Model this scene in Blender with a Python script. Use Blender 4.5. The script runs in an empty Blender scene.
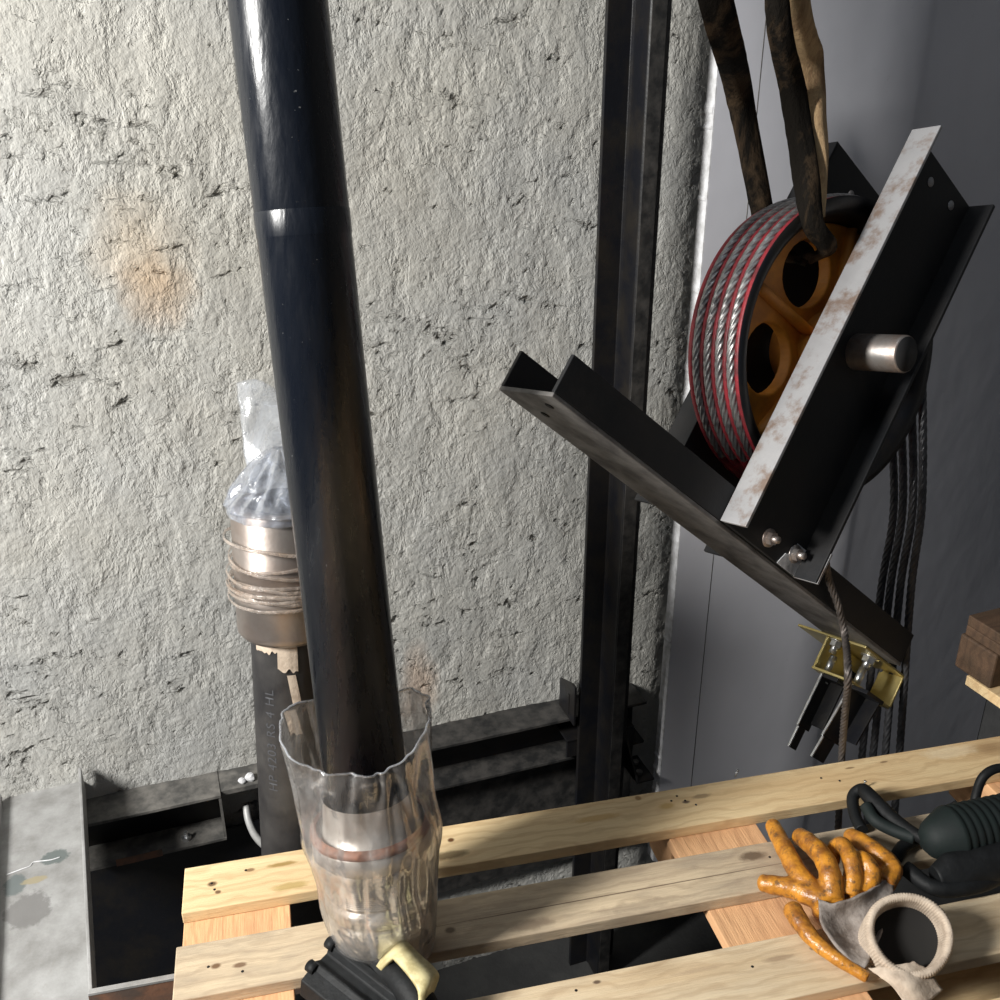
import bpy, bmesh, math, random
from mathutils import Vector, Matrix, noise
random.seed(7)
S = bpy.context.scene
COL = S.collection

# ------------------------------------------------------------------ camera
T = math.radians(24); YAW = math.radians(19.5); CH = 1.25
RI = Vector((math.cos(YAW), -math.sin(YAW), 0)); GF = Vector((math.sin(YAW), math.cos(YAW), 0)); ZU = Vector((0, 0, 1))
FW = GF*math.cos(T) - ZU*math.sin(T); UP = GF*math.sin(T) + ZU*math.cos(T); CC = Vector((0, 0, CH))
cd = bpy.data.cameras.new('camera'); cam = bpy.data.objects.new('camera', cd); COL.objects.link(cam)
cd.lens = 36; cd.sensor_width = 36; cd.clip_start = .02
cam.matrix_world = Matrix(((RI.x, UP.x, -FW.x, 0), (RI.y, UP.y, -FW.y, 0), (RI.z, UP.z, -FW.z, CH), (0, 0, 0, 1)))
S.camera = cam

# ------------------------------------------------------------------ light and exposure
w = bpy.data.worlds.new('world'); S.world = w; w.use_nodes = True
w.node_tree.nodes['Background'].inputs[0].default_value = (.75, .85, 1, 1)
w.node_tree.nodes['Background'].inputs[1].default_value = .07
def area(name, loc, to, sx, sy, power, col):
    l = bpy.data.lights.new(name, 'AREA'); l.shape = 'RECTANGLE'; l.size = sx; l.size_y = sy; l.energy = power; l.color = col
    o = bpy.data.objects.new(name, l); COL.objects.link(o); o.location = loc
    o.rotation_euler = (Vector(to)-Vector(loc)).to_track_quat('-Z', 'Y').to_euler(); return o
area('daylight_doorway', (-2.35, .62, 1.95), (.6, 1.6, .2), .5, .9, 225, (1, .985, .95))
area('soft_top_fill', (.2, .6, 4.2), (.5, 1.0, 0), 1.2, 1.2, 9, (.85, .92, 1))  # weak fill light added from above, its source unseen
vs = S.view_settings
S.display_settings.display_device = 'sRGB'
vs.view_transform = 'Standard'; vs.look = 'None'; vs.gamma = 1; vs.use_curve_mapping = False; vs.exposure = 0.0

# ------------------------------------------------------------------ geometry solvers
def ray(px, py): return FW + RI*((px-500)/1000) + UP*((500-py)/1000)
def P(px, py, d): return CC + ray(px, py)*d
def onY(px, py, y): r = ray(px, py); return CC + r*(y/r.y)
def onZ(px, py, z): r = ray(px, py); return CC + r*((z-CH)/r.z)
# pulley frame: axle direction A, leg direction D, crossbeam direction E
A = Vector((.2514, -.9475, .1833)).normalized(); D = Vector((.5972, .302, .7419)); D = (D - A*D.dot(A)).normalized(); E_ = A.cross(D)
if E_.x < 0: E_ = -E_
O = Vector((1.1844, 1.4403, .7619))
def FR(a, d, e): return O + A*a + D*d + E_*e
def onF(px, py, ax, val):
    n = (A, D, E_)[ax]; r = ray(px, py); t = ((O+n*val-CC).dot(n))/r.dot(n); p = CC+r*t-O
    return (p.dot(A), p.dot(D), p.dot(E_))
# pallet frame
PE1 = Vector((.9938, -.111, 0)).normalized(); PE2 = Vector((PE1.y, -PE1.x, 0)); PO = Vector((-.071, 1.388, 0))
PANG = math.atan2(PE1.y, PE1.x)
def PL(u, v, z): return PO + PE1*u + PE2*v + ZU*z

# ------------------------------------------------------------------ object helpers
class MB:
    def __init__(s): s.v = []; s.f = []; s.m = []; s.cur = 0; s.sm = []; s.smooth = False
    def add(s, vs_, fs):
        b = len(s.v); s.v += [Vector(x) for x in vs_]
        for f in fs: s.f.append([b+i for i in f]); s.m.append(s.cur); s.sm.append(s.smooth)
    def hexa(s, p):    # p[0..3] bottom loop, p[4..7] top loop
        s.add(p, [(3,2,1,0),(4,5,6,7),(0,1,5,4),(1,2,6,5),(2,3,7,6),(3,0,4,7)])
    def box(s, x0, x1, y0, y1, z0, z1, fr=None):
        g = fr or (lambda a, b, c: Vector((a, b, c)))
        s.hexa([g(x0,y0,z0), g(x1,y0,z0), g(x1,y1,z0), g(x0,y1,z0), g(x0,y0,z1), g(x1,y0,z1), g(x1,y1,z1), g(x0,y1,z1)])
    def tube(s, pts, r, seg=12, cap=True, lobes=0, pitch=.06, depth=.18, flat=None):
        pts = [Vector(p) for p in pts]; n = len(pts)
        tg = [(pts[min(i+1, n-1)]-pts[max(i-1, 0)]).normalized() for i in range(n)]
        u = tg[0].orthogonal().normalized(); vs_ = []; L = 0
        if flat: u = Vector(flat); u = (u - tg[0]*u.dot(tg[0])).normalized()
        for i in range(n):
            if i: L += (pts[i]-pts[i-1]).length
            u = (u - tg[i]*u.dot(tg[i])).normalized(); w_ = tg[i].cross(u)
            rr = r(i/(n-1)) if callable(r) else r
            rx, ry = rr if isinstance(rr, tuple) else (rr, rr)
            for k in range(seg):
                a = 2*math.pi*k/seg; q = 1
                if lobes: q = 1 - depth + depth*abs(math.cos(lobes/2*(a-2*math.pi*L/pitch)))
                vs_.append(pts[i] + u*(rx*q*math.cos(a)) + w_*(ry*q*math.sin(a)))
        fs = [(i*seg+k, i*seg+(k+1) % seg, (i+1)*seg+(k+1) % seg, (i+1)*seg+k) for i in range(n-1) for k in range(seg)]
        sm = s.smooth; s.smooth = True; b = len(s.v); s.add(vs_, fs); s.smooth = sm
        if cap:
            s.f += [[b+k for k in range(seg)][::-1], [b+(n-1)*seg+k for k in range(seg)]]; s.m += [s.cur]*2; s.sm += [False]*2
    def lathe(s, p0, ax, prof, seg=64, closed=False, fn=None, smooth=True):   # prof: (h, r)
        ax = Vector(ax).normalized(); u = ax.orthogonal().normalized(); w_ = ax.cross(u); n = len(prof); vs_ = []
        for i, (h, r) in enumerate(prof):
            for k in range(seg):
                a = 2*math.pi*k/seg; q = fn(i, a) if fn else 1
                vs_.append(Vector(p0)+ax*h+(u*math.cos(a)+w_*math.sin(a))*(r*q))
        m = n if closed else n-1
        fs = [(i*seg+k, i*seg+(k+1) % seg, ((i+1) % n)*seg+(k+1) % seg, ((i+1) % n)*seg+k) for i in range(m) for k in range(seg)]
        sm = s.smooth; s.smooth = smooth; s.add(vs_, fs); s.smooth = sm
    def prism(s, poly, fr, h0, h1):   # poly in 2d, fr(x,y,h)
        n = len(poly); s.add([fr(x, y, h0) for x, y in poly]+[fr(x, y, h1) for x, y in poly],
            [tuple(range(n))[::-1], tuple(range(n, 2*n))]+[(i, (i+1) % n, n+(i+1) % n, n+i) for i in range(n)])
    def grid(s, fn, nu, nv, thick=None):
        vs_ = [fn(i/nu, j/nv) for j in range(nv+1) for i in range(nu+1)]
        s.add(vs_, [(j*(nu+1)+i, j*(nu+1)+i+1, (j+1)*(nu+1)+i+1, (j+1)*(nu+1)+i) for j in range(nv) for i in range(nu)])
def link(name, mb, mats, parent=None, bevel=0, loc=None, kind=None, fixn=True):
    me = bpy.data.meshes.new(name)
    base = Vector(loc) if loc is not None else Vector((0, 0, 0))
    inv = parent['_M'] if False else None
    M = ROOTM[parent.name] if parent is not None else Matrix.Translation(base)
    Mi = M.inverted()
    me.from_pydata([Mi @ v for v in mb.v], [], mb.f)
    for p, m, sm in zip(me.polygons, mb.m, mb.sm): p.material_index = m; p.use_smooth = sm
    if fixn:
        bm = bmesh.new(); bm.from_mesh(me); bmesh.ops.recalc_face_normals(bm, faces=bm.faces); bm.to_mesh(me); bm.free()
    o = bpy.data.objects.new(name, me); COL.objects.link(o)
    for m in (mats if isinstance(mats, (list, tuple)) else [mats]): me.materials.append(m)
    if parent is not None: o.parent = parent; ROOTM[o.name] = M
    else: o.location = base; ROOTM[o.name] = M
    if bevel:
        b = o.modifiers.new('bevel', 'BEVEL'); b.width = bevel; b.segments = 2; b.limit_method = 'ANGLE'; b.harden_normals = False
    if kind: o['kind'] = kind
    return o
ROOTM = {}
def tag(o, label, cat, group=None):
    o['label'] = label; o['category'] = cat
    if group: o['group'] = group
    return o
def thing(name, label, cat, loc, rz=0, group=None):
    o = bpy.data.objects.new(name, None); COL.objects.link(o); o.empty_display_size = .05
    o.location = loc; o.rotation_euler = (0, 0, rz)
    ROOTM[o.name] = Matrix.Translation(Vector(loc)) @ Matrix.Rotation(rz, 4, 'Z')
    return tag(o, label, cat, group)
def spline(pts, n=12):     # Catmull-Rom
    pts = [Vector(p) for p in pts]; q = [pts[0]*2-pts[1]]+pts+[pts[-1]*2-pts[-2]]; out = []
    for i in range(1, len(q)-2):
        for k in range(n):
            t = k/n; a, b, c, d = q[i-1:i+3]
            out.append(.5*((2*b)+(c-a)*t+(2*a-5*b+4*c-d)*t*t+(3*b-a-3*c+d)*t**3))
    return out+[pts[-1]]

# ------------------------------------------------------------------ materials
class NT:
    def __init__(s, name):
        s.m = bpy.data.materials.new(name); s.m.use_nodes = True; s.t = s.m.node_tree; s.n = s.t.nodes; s.l = s.t.links
        s.b = s.n['Principled BSDF']; s.out = s.n['Material Output']; s.tc = s.n.new('ShaderNodeTexCoord').outputs['Object']
    def new(s, t, **k):
        x = s.n.new(t)
        for a, b in k.items(): setattr(x, a, b)
        return x
    def put(s, sock, v):
        if v is None: return
        if hasattr(v, 'is_linked') or hasattr(v, 'links'): s.l.new(v, sock)
        else:
            if isinstance(v, tuple) and len(v) == 3 and sock.type == 'RGBA': v = (*v, 1)
            sock.default_value = v
    def map(s, scale=(1, 1, 1), rot=(0, 0, 0), loc=(0, 0, 0), src=None):
        x = s.new('ShaderNodeMapping'); s.l.new(src or s.tc, x.inputs[0]); x.inputs['Scale'].default_value = scale
        x.inputs['Rotation'].default_value = rot; x.inputs['Location'].default_value = loc; return x.outputs[0]
    def noise(s, sc, det=4, rough=.55, vec=None, dist=0):
        x = s.new('ShaderNodeTexNoise'); s.l.new(vec or s.tc, x.inputs['Vector']); x.inputs['Scale'].default_value = sc
        x.inputs['Detail'].default_value = det; x.inputs['Roughness'].default_value = rough; x.inputs['Distortion'].default_value = dist
        return x.outputs['Fac']
    def ramp(s, fac, *st, interp='LINEAR'):
        x = s.new('ShaderNodeValToRGB'); s.l.new(fac, x.inputs[0]); cr = x.color_ramp; cr.interpolation = interp
        while len(cr.elements) < len(st): cr.elements.new(.5)
        for e, (p, c) in zip(cr.elements, st): e.position = p; e.color = (c, c, c, 1) if not isinstance(c, tuple) else (*c, 1)
        return x.outputs[0]
    def mix(s, f, a, b, mode='MIX'):
        x = s.new('ShaderNodeMix', data_type='RGBA', blend_type=mode); s.put(x.inputs[0], f); s.put(x.inputs[6], a); s.put(x.inputs[7], b); return x.outputs[2]
    def math(s, op, a, b=0.0, c=0.0):
        x = s.new('ShaderNodeMath', operation=op); s.put(x.inputs[0], a); s.put(x.inputs[1], b); s.put(x.inputs[2], c); return x.outputs[0]
    def bump(s, h, dist, strength=1, nrm=None):
        x = s.new('ShaderNodeBump'); s.l.new(h, x.inputs['Height']); x.inputs['Distance'].default_value = dist; x.inputs['Strength'].default_value = strength
        if nrm: s.l.new(nrm, x.inputs['Normal'])
        s.l.new(x.outputs[0], s.b.inputs['Normal']); return x.outputs[0]
    def set(s, **k):
        for a, b in k.items(): s.put(s.b.inputs[{'col': 'Base Color', 'rough': 'Roughness', 'metal': 'Metallic', 'spec': 'Specular IOR Level', 'coat': 'Coat Weight', 'sss': 'Subsurface Weight'}[a]], b)
        return s.m
    def blob(s, c, r, wob=.5, nsc=9):     # soft irregular patch, 1 inside
        x = s.new('ShaderNodeVectorMath', operation='SUBTRACT'); s.l.new(s.tc, x.inputs[0]); x.inputs[1].default_value = c
        y = s.new('ShaderNodeVectorMath', operation='DIVIDE'); s.l.new(x.outputs[0], y.inputs[0]); y.inputs[1].default_value = r
        z = s.new('ShaderNodeVectorMath', operation='LENGTH'); s.l.new(y.outputs[0], z.inputs[0])
        n_ = s.math('MULTIPLY_ADD', s.noise(nsc, 5, .6), wob, -wob/2)
        return s.math('ADD', z.outputs['Value'], n_)
def simple(name, c1, c2=None, sc=20, rough=.5, metal=0, bump=0, bsc=60, lo=.4, hi=.65, stretch=(1, 1, 1), spec=.5, r2=None):
    n = NT(name); v = n.map(stretch); f = n.ramp(n.noise(sc, 6, .6, v), (lo, 0.), (hi, 1.))
    c = n.mix(f, c1, c2 or c1); r = n.ramp(f, (0, rough), (1, r2 if r2 is not None else rough))
    n.set(col=c, rough=r, metal=metal, spec=spec)
    if bump: n.bump(n.noise(bsc, 5, .6, v), bump)
    return n.m
M = {}
def mk_wall():
    n = NT('rough_plaster')
    big = n.noise(3.2, 4, .5)
    v1 = n.map((1.6, 1, 1.0), (0, .5, 0)); v2 = n.map((1, 1, 2.2), (0, -.25, 0))
    med = n.noise(15, 5, .6, v1, .15)
    gr = n.noise(62, 4, .58)
    fine = n.noise(125, 3, .6)
    # pits and torn cracks, clustered by a broad mask
    w1 = n.noise(13, 7, .74, v2, .35); zone = n.noise(2.6, 3, .5, n.map((1, 1, 1), loc=(9, 0, 4)))
    w1 = n.math('MULTIPLY_ADD', zone, .22, n.math('SUBTRACT', w1, .11))
    p1 = n.ramp(w1, (.345, 0.), (.40, 1.))
    w2 = n.noise(30, 6, .72, v1, .25); w2 = n.math('MULTIPLY_ADD', zone, .30, n.math('SUBTRACT', w2, .15)); p2 = n.ramp(w2, (.33, 0.), (.40, 1.))
    plate = n.ramp(n.noise(8, 6, .66, v1, .2), (.40, 0.), (.52, 1.))
    h = n.math('MULTIPLY', big, 1.0)
    h = n.math('MULTIPLY_ADD', med, .42, h)
    h = n.math('MULTIPLY_ADD', plate, .16, h)
    h = n.math('MULTIPLY_ADD', gr, .20, h)
    h = n.math('MULTIPLY_ADD', p1, .60, h)
    h = n.math('MULTIPLY_ADD', p2, .30, h)
    h = n.math('MULTIPLY_ADD', fine, .12, h)
    base = n.mix(n.ramp(n.noise(2.2, 4, .6), (.35, 0.), (.7, 1.)), (.415, .415, .40), (.47, .455, .41))
    base = n.mix(n.ramp(n.noise(7, 5, .6), (.5, 0.), (.75, .35)), base, (.56, .55, .51))
    st = n.ramp(n.blob((.02, 2.02, .84), (.085, .5, .10), 1.0, 14), (.2, .5), (1.1, 0.))
    base = n.mix(n.ramp(n.blob((.0, 2.02, .92), (.11, .5, .13), 1.0, 12), (.2, .40), (1.1, 0.)), base, (.56, .42, .27))
    base = n.mix(st, base, (.55, .36, .20))
    st2 = n.ramp(n.blob((.50, 2.02, -.17), (.06, .5, .14), 1.0, 12), (.3, .55), (1., 0.))
    base = n.mix(st2, base, (.52, .36, .25))
    st3 = n.ramp(n.noise(1.4, 5, .65, n.map((1, 1, 1), loc=(3.1, 0, 5))), (.56, 0.), (.72, .5))
    base = n.mix(st3, base, (.36, .34, .30))
    dk = n.ramp(w1, (.33, .6), (.375, 0.)); base = n.mix(dk, base, (.15, .14, .125))
    n.set(col=base, rough=.93, spec=.2)
    d = n.new('ShaderNodeDisplacement'); n.l.new(h, d.inputs['Height']); d.inputs['Scale'].default_value = .0150; d.inputs['Midlevel'].default_value = 1.5
    n.l.new(d.outputs[0], n.out.inputs['Displacement']); n.m.displacement_method = 'BOTH'
    return n.m
M['wall'] = mk_wall()
M['side'] = simple('shaft_plaster', (.10, .10, .10), (.07, .07, .07), 6, .9, bump=.004, bsc=30)
M['pit'] = simple('pit_concrete', (.03, .03, .03), (.05, .05, .048), 6, .9, bump=.004, bsc=30)
def mk_pipe():
    n = NT('black_gloss_pipe'); v = n.map((14, 14, 1.2))
    s1 = n.ramp(n.noise(9, 7, .7, v), (.56, 0.), (.75, 1.)); sp = n.ramp(n.noise(230, 2, .5), (.74, 0.), (.78, 1.))
    c = n.mix(n.math('MULTIPLY', s1, .10), (.005, .007, .012), (.06, .057, .055)); c = n.mix(n.math('MULTIPLY', sp, .5), c, (.3, .3, .3))
    r = n.math('MULTIPLY_ADD', n.ramp(n.noise(6, 5, .6, v), (.3, 0.), (.7, 1.)), .16, .22)
    n.set(col=c, rough=r, spec=.55); n.bump(n.noise(40, 3, .5, n.map((3, 3, 1))), .0006); return n.m
M['pipe'] = mk_pipe()
M['pipe_old'] = simple('dull_black_pipe', (.022, .021, .022), (.05, .047, .045), 12, .45, bump=.0006, r2=.6, spec=.4)
M['mark'] = simple('faint_grey_print', (.06, .062, .068), rough=.6)
M['black'] = simple('black_painted_steel', (.007, .0075, .010), (.014, .012, .010), 14, .36, bump=.0008, bsc=50, r2=.45, spec=.4)
M['ledge'] = simple('dusty_black_steel', (.07, .068, .064), (.17, .16, .145), 26, .6, bump=.001, bsc=70, spec=.4)
M['ledge_dark'] = simple('black_steel_with_dust', (.018, .018, .018), (.06, .056, .052), 26, .6, bump=.001, bsc=70, spec=.35)
M['mill'] = simple('mill_scale_steel', (.011, .012, .014), (.022, .021, .021), 9, .5, 0, .0007, 60, spec=.35, r2=.62)
M['millgrey'] = simple('worn_grey_steel', (.20, .19, .18), (.085, .08, .078), 15, .5, .3, .001, 60, stretch=(1, 1, 1), r2=.65)
def mk_bright():
    n = NT('bare_steel_flange'); r_ = n.ramp(n.noise(13, 7, .68), (.50, 0.), (.62, 1.)); c = n.mix(n.noise(30, 4), (.43, .425, .43), (.33, .325, .33))
    c = n.mix(n.math('MULTIPLY', r_, .85), c, (.20, .13, .09)); n.set(col=c, rough=.5, metal=.25); n.bump(n.noise(70, 4), .0006); return n.m
M['bright'] = mk_bright()
M['rust'] = simple('rusty_steel', (.20, .10, .06), (.10, .07, .055), 30, .75, .1, .001)
M['shaft'] = simple('turned_steel', (.62, .58, .55), (.35, .27, .23), 22, .32, .85, .0004, r2=.5)
M['zinc'] = simple('zinc_plated_steel', (.72, .73, .74), (.5, .5, .5), 60, .28, .9)
def mk_galv():
    n = NT('galvanised_steel'); c = n.mix(n.ramp(n.noise(9, 7, .65), (.35, 0.), (.68, 1.)), (.24, .235, .225), (.46, .46, .455))
    c = n.mix(n.ramp(n.noise(60, 5, .7), (.6, 0.), (.75, .5)), c, (.30, .28, .25))
    for q, r, col in ((tuple(onZ(55,857,-.247)-Vector((-.35, 1.5, -.253))), (.030, .022, .1), (.12, .145, .14)), (tuple(onZ(15,885,-.247)-Vector((-.35, 1.5, -.253))), (.024, .030, .1), (.14, .165, .165)), (tuple(onZ(28,910,-.247)-Vector((-.35, 1.5, -.253))), (.045, .05, .1), (.20, .195, .19)), (tuple(onZ(35,880,-.247)-Vector((-.35, 1.5, -.253))), (.028, .010, .1), (.36, .31, .20))):
        c = n.mix(n.ramp(n.blob(q, r, .95, 70), (.8, .85), (1.0, 0.)), c, col)
    n.set(col=c, rough=.55, metal=.25); n.bump(n.noise(90, 4), .0005); return n.m
M['galv'] = mk_galv()
def mk_panel():
    n = NT('grey_painted_panel'); c = n.mix(n.ramp(n.noise(2.5, 5, .6), (.3, 0.), (.7, 1.)), (.68, .68, .725), (.62, .62, .66))
    c = n.mix(n.ramp(n.noise(30, 6, .7), (.66, 0.), (.78, .4)), c, (.22, .22, .23)); n.set(col=c, rough=.55, spec=.4); n.bump(n.noise(7, 2), .002); return n.m
M['panel'] = mk_panel()
M['paneledge'] = simple('chipped_white_edge', (.75, .75, .77), (.5, .5, .5), 40, .8, bump=.002)
def mk_wood(name, a, b, dark, rot=0, grey=0, seed=0., marks=()):
    n = NT(name); oi = n.new('ShaderNodeObjectInfo'); off = n.new('ShaderNodeVectorMath', operation='SCALE'); comb = n.new('ShaderNodeCombineXYZ')
    for i in range(3): n.l.new(oi.outputs['Random'], comb.inputs[i])
    n.l.new(comb.outputs[0], off.inputs[0]); off.inputs['Scale'].default_value = 7.3+seed
    ad = n.new('ShaderNodeVectorMath', operation='ADD'); n.l.new(n.tc, ad.inputs[0]); n.l.new(off.outputs[0], ad.inputs[1]); src = ad.outputs[0]
    v = n.map((1.3, 13, 13), (0, 0, rot), src=src) if not rot else n.map((13, 1.3, 13), src=src)
    v2 = n.map((3, 60, 60), src=src) if not rot else n.map((60, 3, 60), src=src)
    rings = n.new('ShaderNodeTexWave', wave_type='BANDS', bands_direction='Y' if not rot else 'X'); n.l.new(n.map((.5, 1, 1) if not rot else (1, .5, 1), src=src), rings.inputs[0])
    rings.inputs['Scale'].default_value = 14; rings.inputs['Distortion'].default_value = 9; rings.inputs['Detail'].default_value = 3; rings.inputs['Detail Scale'].default_value = 1.4
    c = n.mix(n.ramp(n.noise(2, 4, .6, v), (.35, 0.), (.65, 1.)), a, b)
    c = n.mix(n.math('MULTIPLY', n.ramp(rings.outputs['Fac'], (.55, 0.), (1., 1.)), .38), c, dark)
    c = n.mix(n.math('MULTIPLY', n.ramp(n.noise(4, 3, .6, v2), (.5, 0.), (.8, 1.)), .35), c, dark)
    vo = n.new('ShaderNodeTexVoronoi'); n.l.new(n.map((1.1, 2.6, 2.6) if not rot else (2.6, 1.1, 2.6), src=src), vo.inputs['Vector']); vo.inputs['Scale'].default_value = 2.4
    k = n.ramp(vo.outputs['Distance'], (.06, 1.), (.17, 0.)); c = n.mix(n.math('MULTIPLY', k, .7), c, (dark[0]*.55, dark[1]*.5, dark[2]*.45))
    if grey: c = n.mix(n.ramp(n.noise(7, 6, .65, src=None) if False else n.noise(6, 6, .65, n.map((1, 3, 1), src=src)), (.42, 0.), (.62, grey)), c, (.27, .22, .17))
    for q, r, col, st, wob in marks:
        g_ = onZ(*q, 0)-PO; c = n.mix(n.ramp(n.blob((g_.dot(PE1), -g_.dot(PE2), 0), (*r, .06), wob, 55), (.55, st), (1.0, 0.)), c, col)
    n.set(col=c, rough=.68, spec=.3); n.bump(n.noise(5, 5, .65, v2), .0012); return n.m
M['wood'] = mk_wood('new_pine', (.80, .62, .36), (.70, .50, .27), (.50, .32, .16), marks=[((212, 884), (.010, .007), (.10, .05, .02), .9, .6), ((218, 892), (.006, .005), (.12, .06, .03), .9, .6), ((250, 870), (.010, .005), (.16, .08, .03), .8, .6),
    ((283, 864), (.030, .006), (.30, .19, .05), .8, .8), ((290, 886), (.035, .010), (.42, .30, .10), .7, .9), ((450, 855), (.040, .011), (.13, .09, .04), .8, .9), ((451, 840), (.007, .006), (.14, .06, .02), 1., .4),
    ((597, 818), (.050, .009), (.55, .34, .13), .7, .9), ((638, 798), (.007, .007), (.30, .17, .07), .9, .5), ((667, 806), (.018, .009), (.50, .31, .10), .7, .7), ((686, 802), (.009, .005), (.12, .08, .06), .9, .6),
    ((702, 796), (.022, .007), (.26, .18, .10), .7, 1.), ((884, 762), (.010, .003), (.20, .12, .06), .8, .5), ((850, 768), (.012, .003), (.22, .13, .06), .8, .5), ((950, 752), (.07, .02), (.85, .72, .50), .5, .9)])
M['woodw'] = mk_wood('weathered_pine', (.66, .53, .36), (.52, .41, .28), (.33, .24, .16), grey=.45, seed=3, marks=[((620, 893), (.42, .0014), (.12, .08, .05), .85, .25), ((752, 856), (.030, .012), (.12, .08, .05), .85, .9), ((530, 925), (.045, .012), (.22, .16, .11), .6, 1.1), ((240, 965), (.012, .006), (.16, .09, .05), .9, .5), ((216, 966), (.009, .006), (.14, .07, .03), .9, .5), ((640, 905), (.09, .010), (.30, .23, .16), .5, 1.2), ((450, 930), (.010, .008), (.12, .08, .05), .8, .6)])
M['woodb'] = mk_wood('pale_pine', (.78, .64, .44), (.66, .50, .31), (.46, .32, .19), grey=.15, seed=5, marks=[((597, 982), (.008, .004), (.10, .06, .04), .9, .5), ((780, 958), (.03, .006), (.32, .22, .14), .6, 1.), ((700, 970), (.05, .005), (.40, .28, .18), .5, 1.), ((815, 948), (.010, .005), (.10, .07, .06), .9, .6)])
M['woodx'] = mk_wood('orange_pine', (.78, .46, .24), (.66, .38, .20), (.46, .24, .12), rot=1)
M['woodd'] = mk_wood('dark_old_wood', (.075, .048, .03), (.12, .07, .042), (.04, .025, .018))
M['rope'] = simple('steel_wire_rope', (.50, .49, .48), (.22, .21, .21), 60, .42, .75)
M['ropedk'] = simple('dark_wire_rope', (.10, .10, .105), (.05, .05, .055), 60, .45, .5)
M['ropebr'] = simple('brown_wire_rope', (.17, .145, .13), (.08, .07, .065), 60, .5, .5)
M['red'] = simple('red_painted_rim', (.42, .035, .05), (.16, .03, .035), 25, .45, bump=.0006)
M['orange'] = simple('orange_painted_casting', (.80, .31, .035), (.45, .16, .03), 10, .5, bump=.002, bsc=25)
def mk_sling(name, a, b):
    n = NT(name); v = n.map((1, 1, .12)); c = n.mix(n.ramp(n.noise(16, 6, .7, v), (.46, 0.), (.6, 1.)), a, b); n.set(col=c, rough=.95, spec=.1)
    n.bump(n.noise(160, 4, .7, n.map((1, 1, .4))), .003); return n.m
M['sling'] = mk_sling('dirty_webbing', (.012, .010, .008), (.075, .050, .030)); M['tan'] = mk_sling('tan_webbing', (.52, .36, .20), (.26, .16, .09))
M['brass'] = simple('yellow_zinc_plate', (.72, .60, .27), (.58, .47, .18), 18, .33, .8, .0004)
M['cotton'] = simple('knitted_cotton', (.58, .48, .38), (.40, .32, .25), 40, .95, bump=.001, bsc=260, spec=.1)
M['greyfab'] = simple('grey_glove_fabric', (.34, .30, .27), (.16, .13, .11), 30, .95, bump=.0015, bsc=200, spec=.1)
def mk_latex():
    n = NT('orange_dipped_latex'); c = n.mix(n.ramp(n.noise(28, 6, .65), (.40, 0.), (.60, 1.)), (.60, .25, .025), (.27, .10, .018))
    c = n.mix(n.ramp(n.noise(70, 5, .7), (.54, 0.), (.66, .85)), c, (.10, .055, .025)); n.set(col=c, rough=.33, spec=.6); n.bump(n.noise(38, 5, .6), .004); return n.m
M['latex'] = mk_latex()
M['rubber'] = simple('black_rubber', (.006, .0065, .007), (.009, .010, .011), 40, .6, spec=.25, bump=.002, bsc=40)
M['toolgreen'] = simple('dark_green_plastic', (.007, .013, .012), (.009, .013, .013), 25, .68, bump=.0006, spec=.35)
M['cream'] = simple('cream_plastic', (.66, .58, .32), (.42, .35, .17), 60, .4, bump=.001)
M['inside'] = simple('dark_lining', (.007, .006, .005), rough=.9)
def mk_film(name, tint, op, sc, brown=0.):
    n = NT(name); n.n.remove(n.b)
    tr = n.new('ShaderNodeBsdfTransparent'); tr.inputs[0].default_value = (.97, .97, .97, 1)
    gl = n.new('ShaderNodeBsdfGlossy'); gl.inputs['Roughness'].default_value = .12; gl.inputs[0].default_value = (1, 1, 1, 1)
    df = n.new('ShaderNodeBsdfDiffuse'); tl = n.new('ShaderNodeBsdfTranslucent')
    colr = n.mix(n.ramp(n.noise(12, 5, .6), (.45, 0.), (.7, brown)), tint, (.50, .34, .22)); n.l.new(colr, df.inputs[0]); n.l.new(colr, tl.inputs[0])
    bp = n.new('ShaderNodeBump'); bp.inputs['Distance'].default_value = .0035; n.l.new(n.noise(sc, 5, .62, None, 1.2), bp.inputs['Height'])
    for x in (gl, df): n.l.new(bp.outputs[0], x.inputs['Normal'])
    m0 = n.new('ShaderNodeMixShader'); m0.inputs[0].default_value = .45; n.l.new(df.outputs[0], m0.inputs[1]); n.l.new(tl.outputs[0], m0.inputs[2])
    f = n.ramp(n.noise(sc*1.3, 6, .65, None, 1.5), (.42, op*.45), (.62, op), (.72, min(1, op*2.6)))
    m1 = n.new('ShaderNodeMixShader'); n.l.new(f, m1.inputs[0]); n.l.new(tr.outputs[0], m1.inputs[1]); n.l.new(m0.outputs[0], m1.inputs[2])
    fr = n.new('ShaderNodeFresnel'); fr.inputs[0].default_value = 1.5; n.l.new(bp.outputs[0], fr.inputs['Normal'])
    m2 = n.new('ShaderNodeMixShader'); n.l.new(n.math('MULTIPLY', fr.outputs[0], .62), m2.inputs[0]); n.l.new(m1.outputs[0], m2.inputs[1]); n.l.new(gl.outputs[0], m2.inputs[2])
    n.l.new(m2.outputs[0], n.out.inputs['Surface']); return n.m
M['film'] = mk_film('clear_plastic_bag', (.88, .84, .80), .13, 14, .6)
M['filmblue'] = mk_film('bluish_plastic_bag', (.72, .78, .90), .22, 22)
M['filmmilky'] = mk_film('milky_plastic_flap', (.72, .75, .80), .45, 9)
M['wrap'] = mk_film('stretch_wrap', (.80, .70, .62), .45, 30, .8)
M['steelhead'] = simple('machined_steel', (.62, .58, .53), (.44, .38, .33), 12, .30, .55, .0005, r2=.42)
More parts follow.
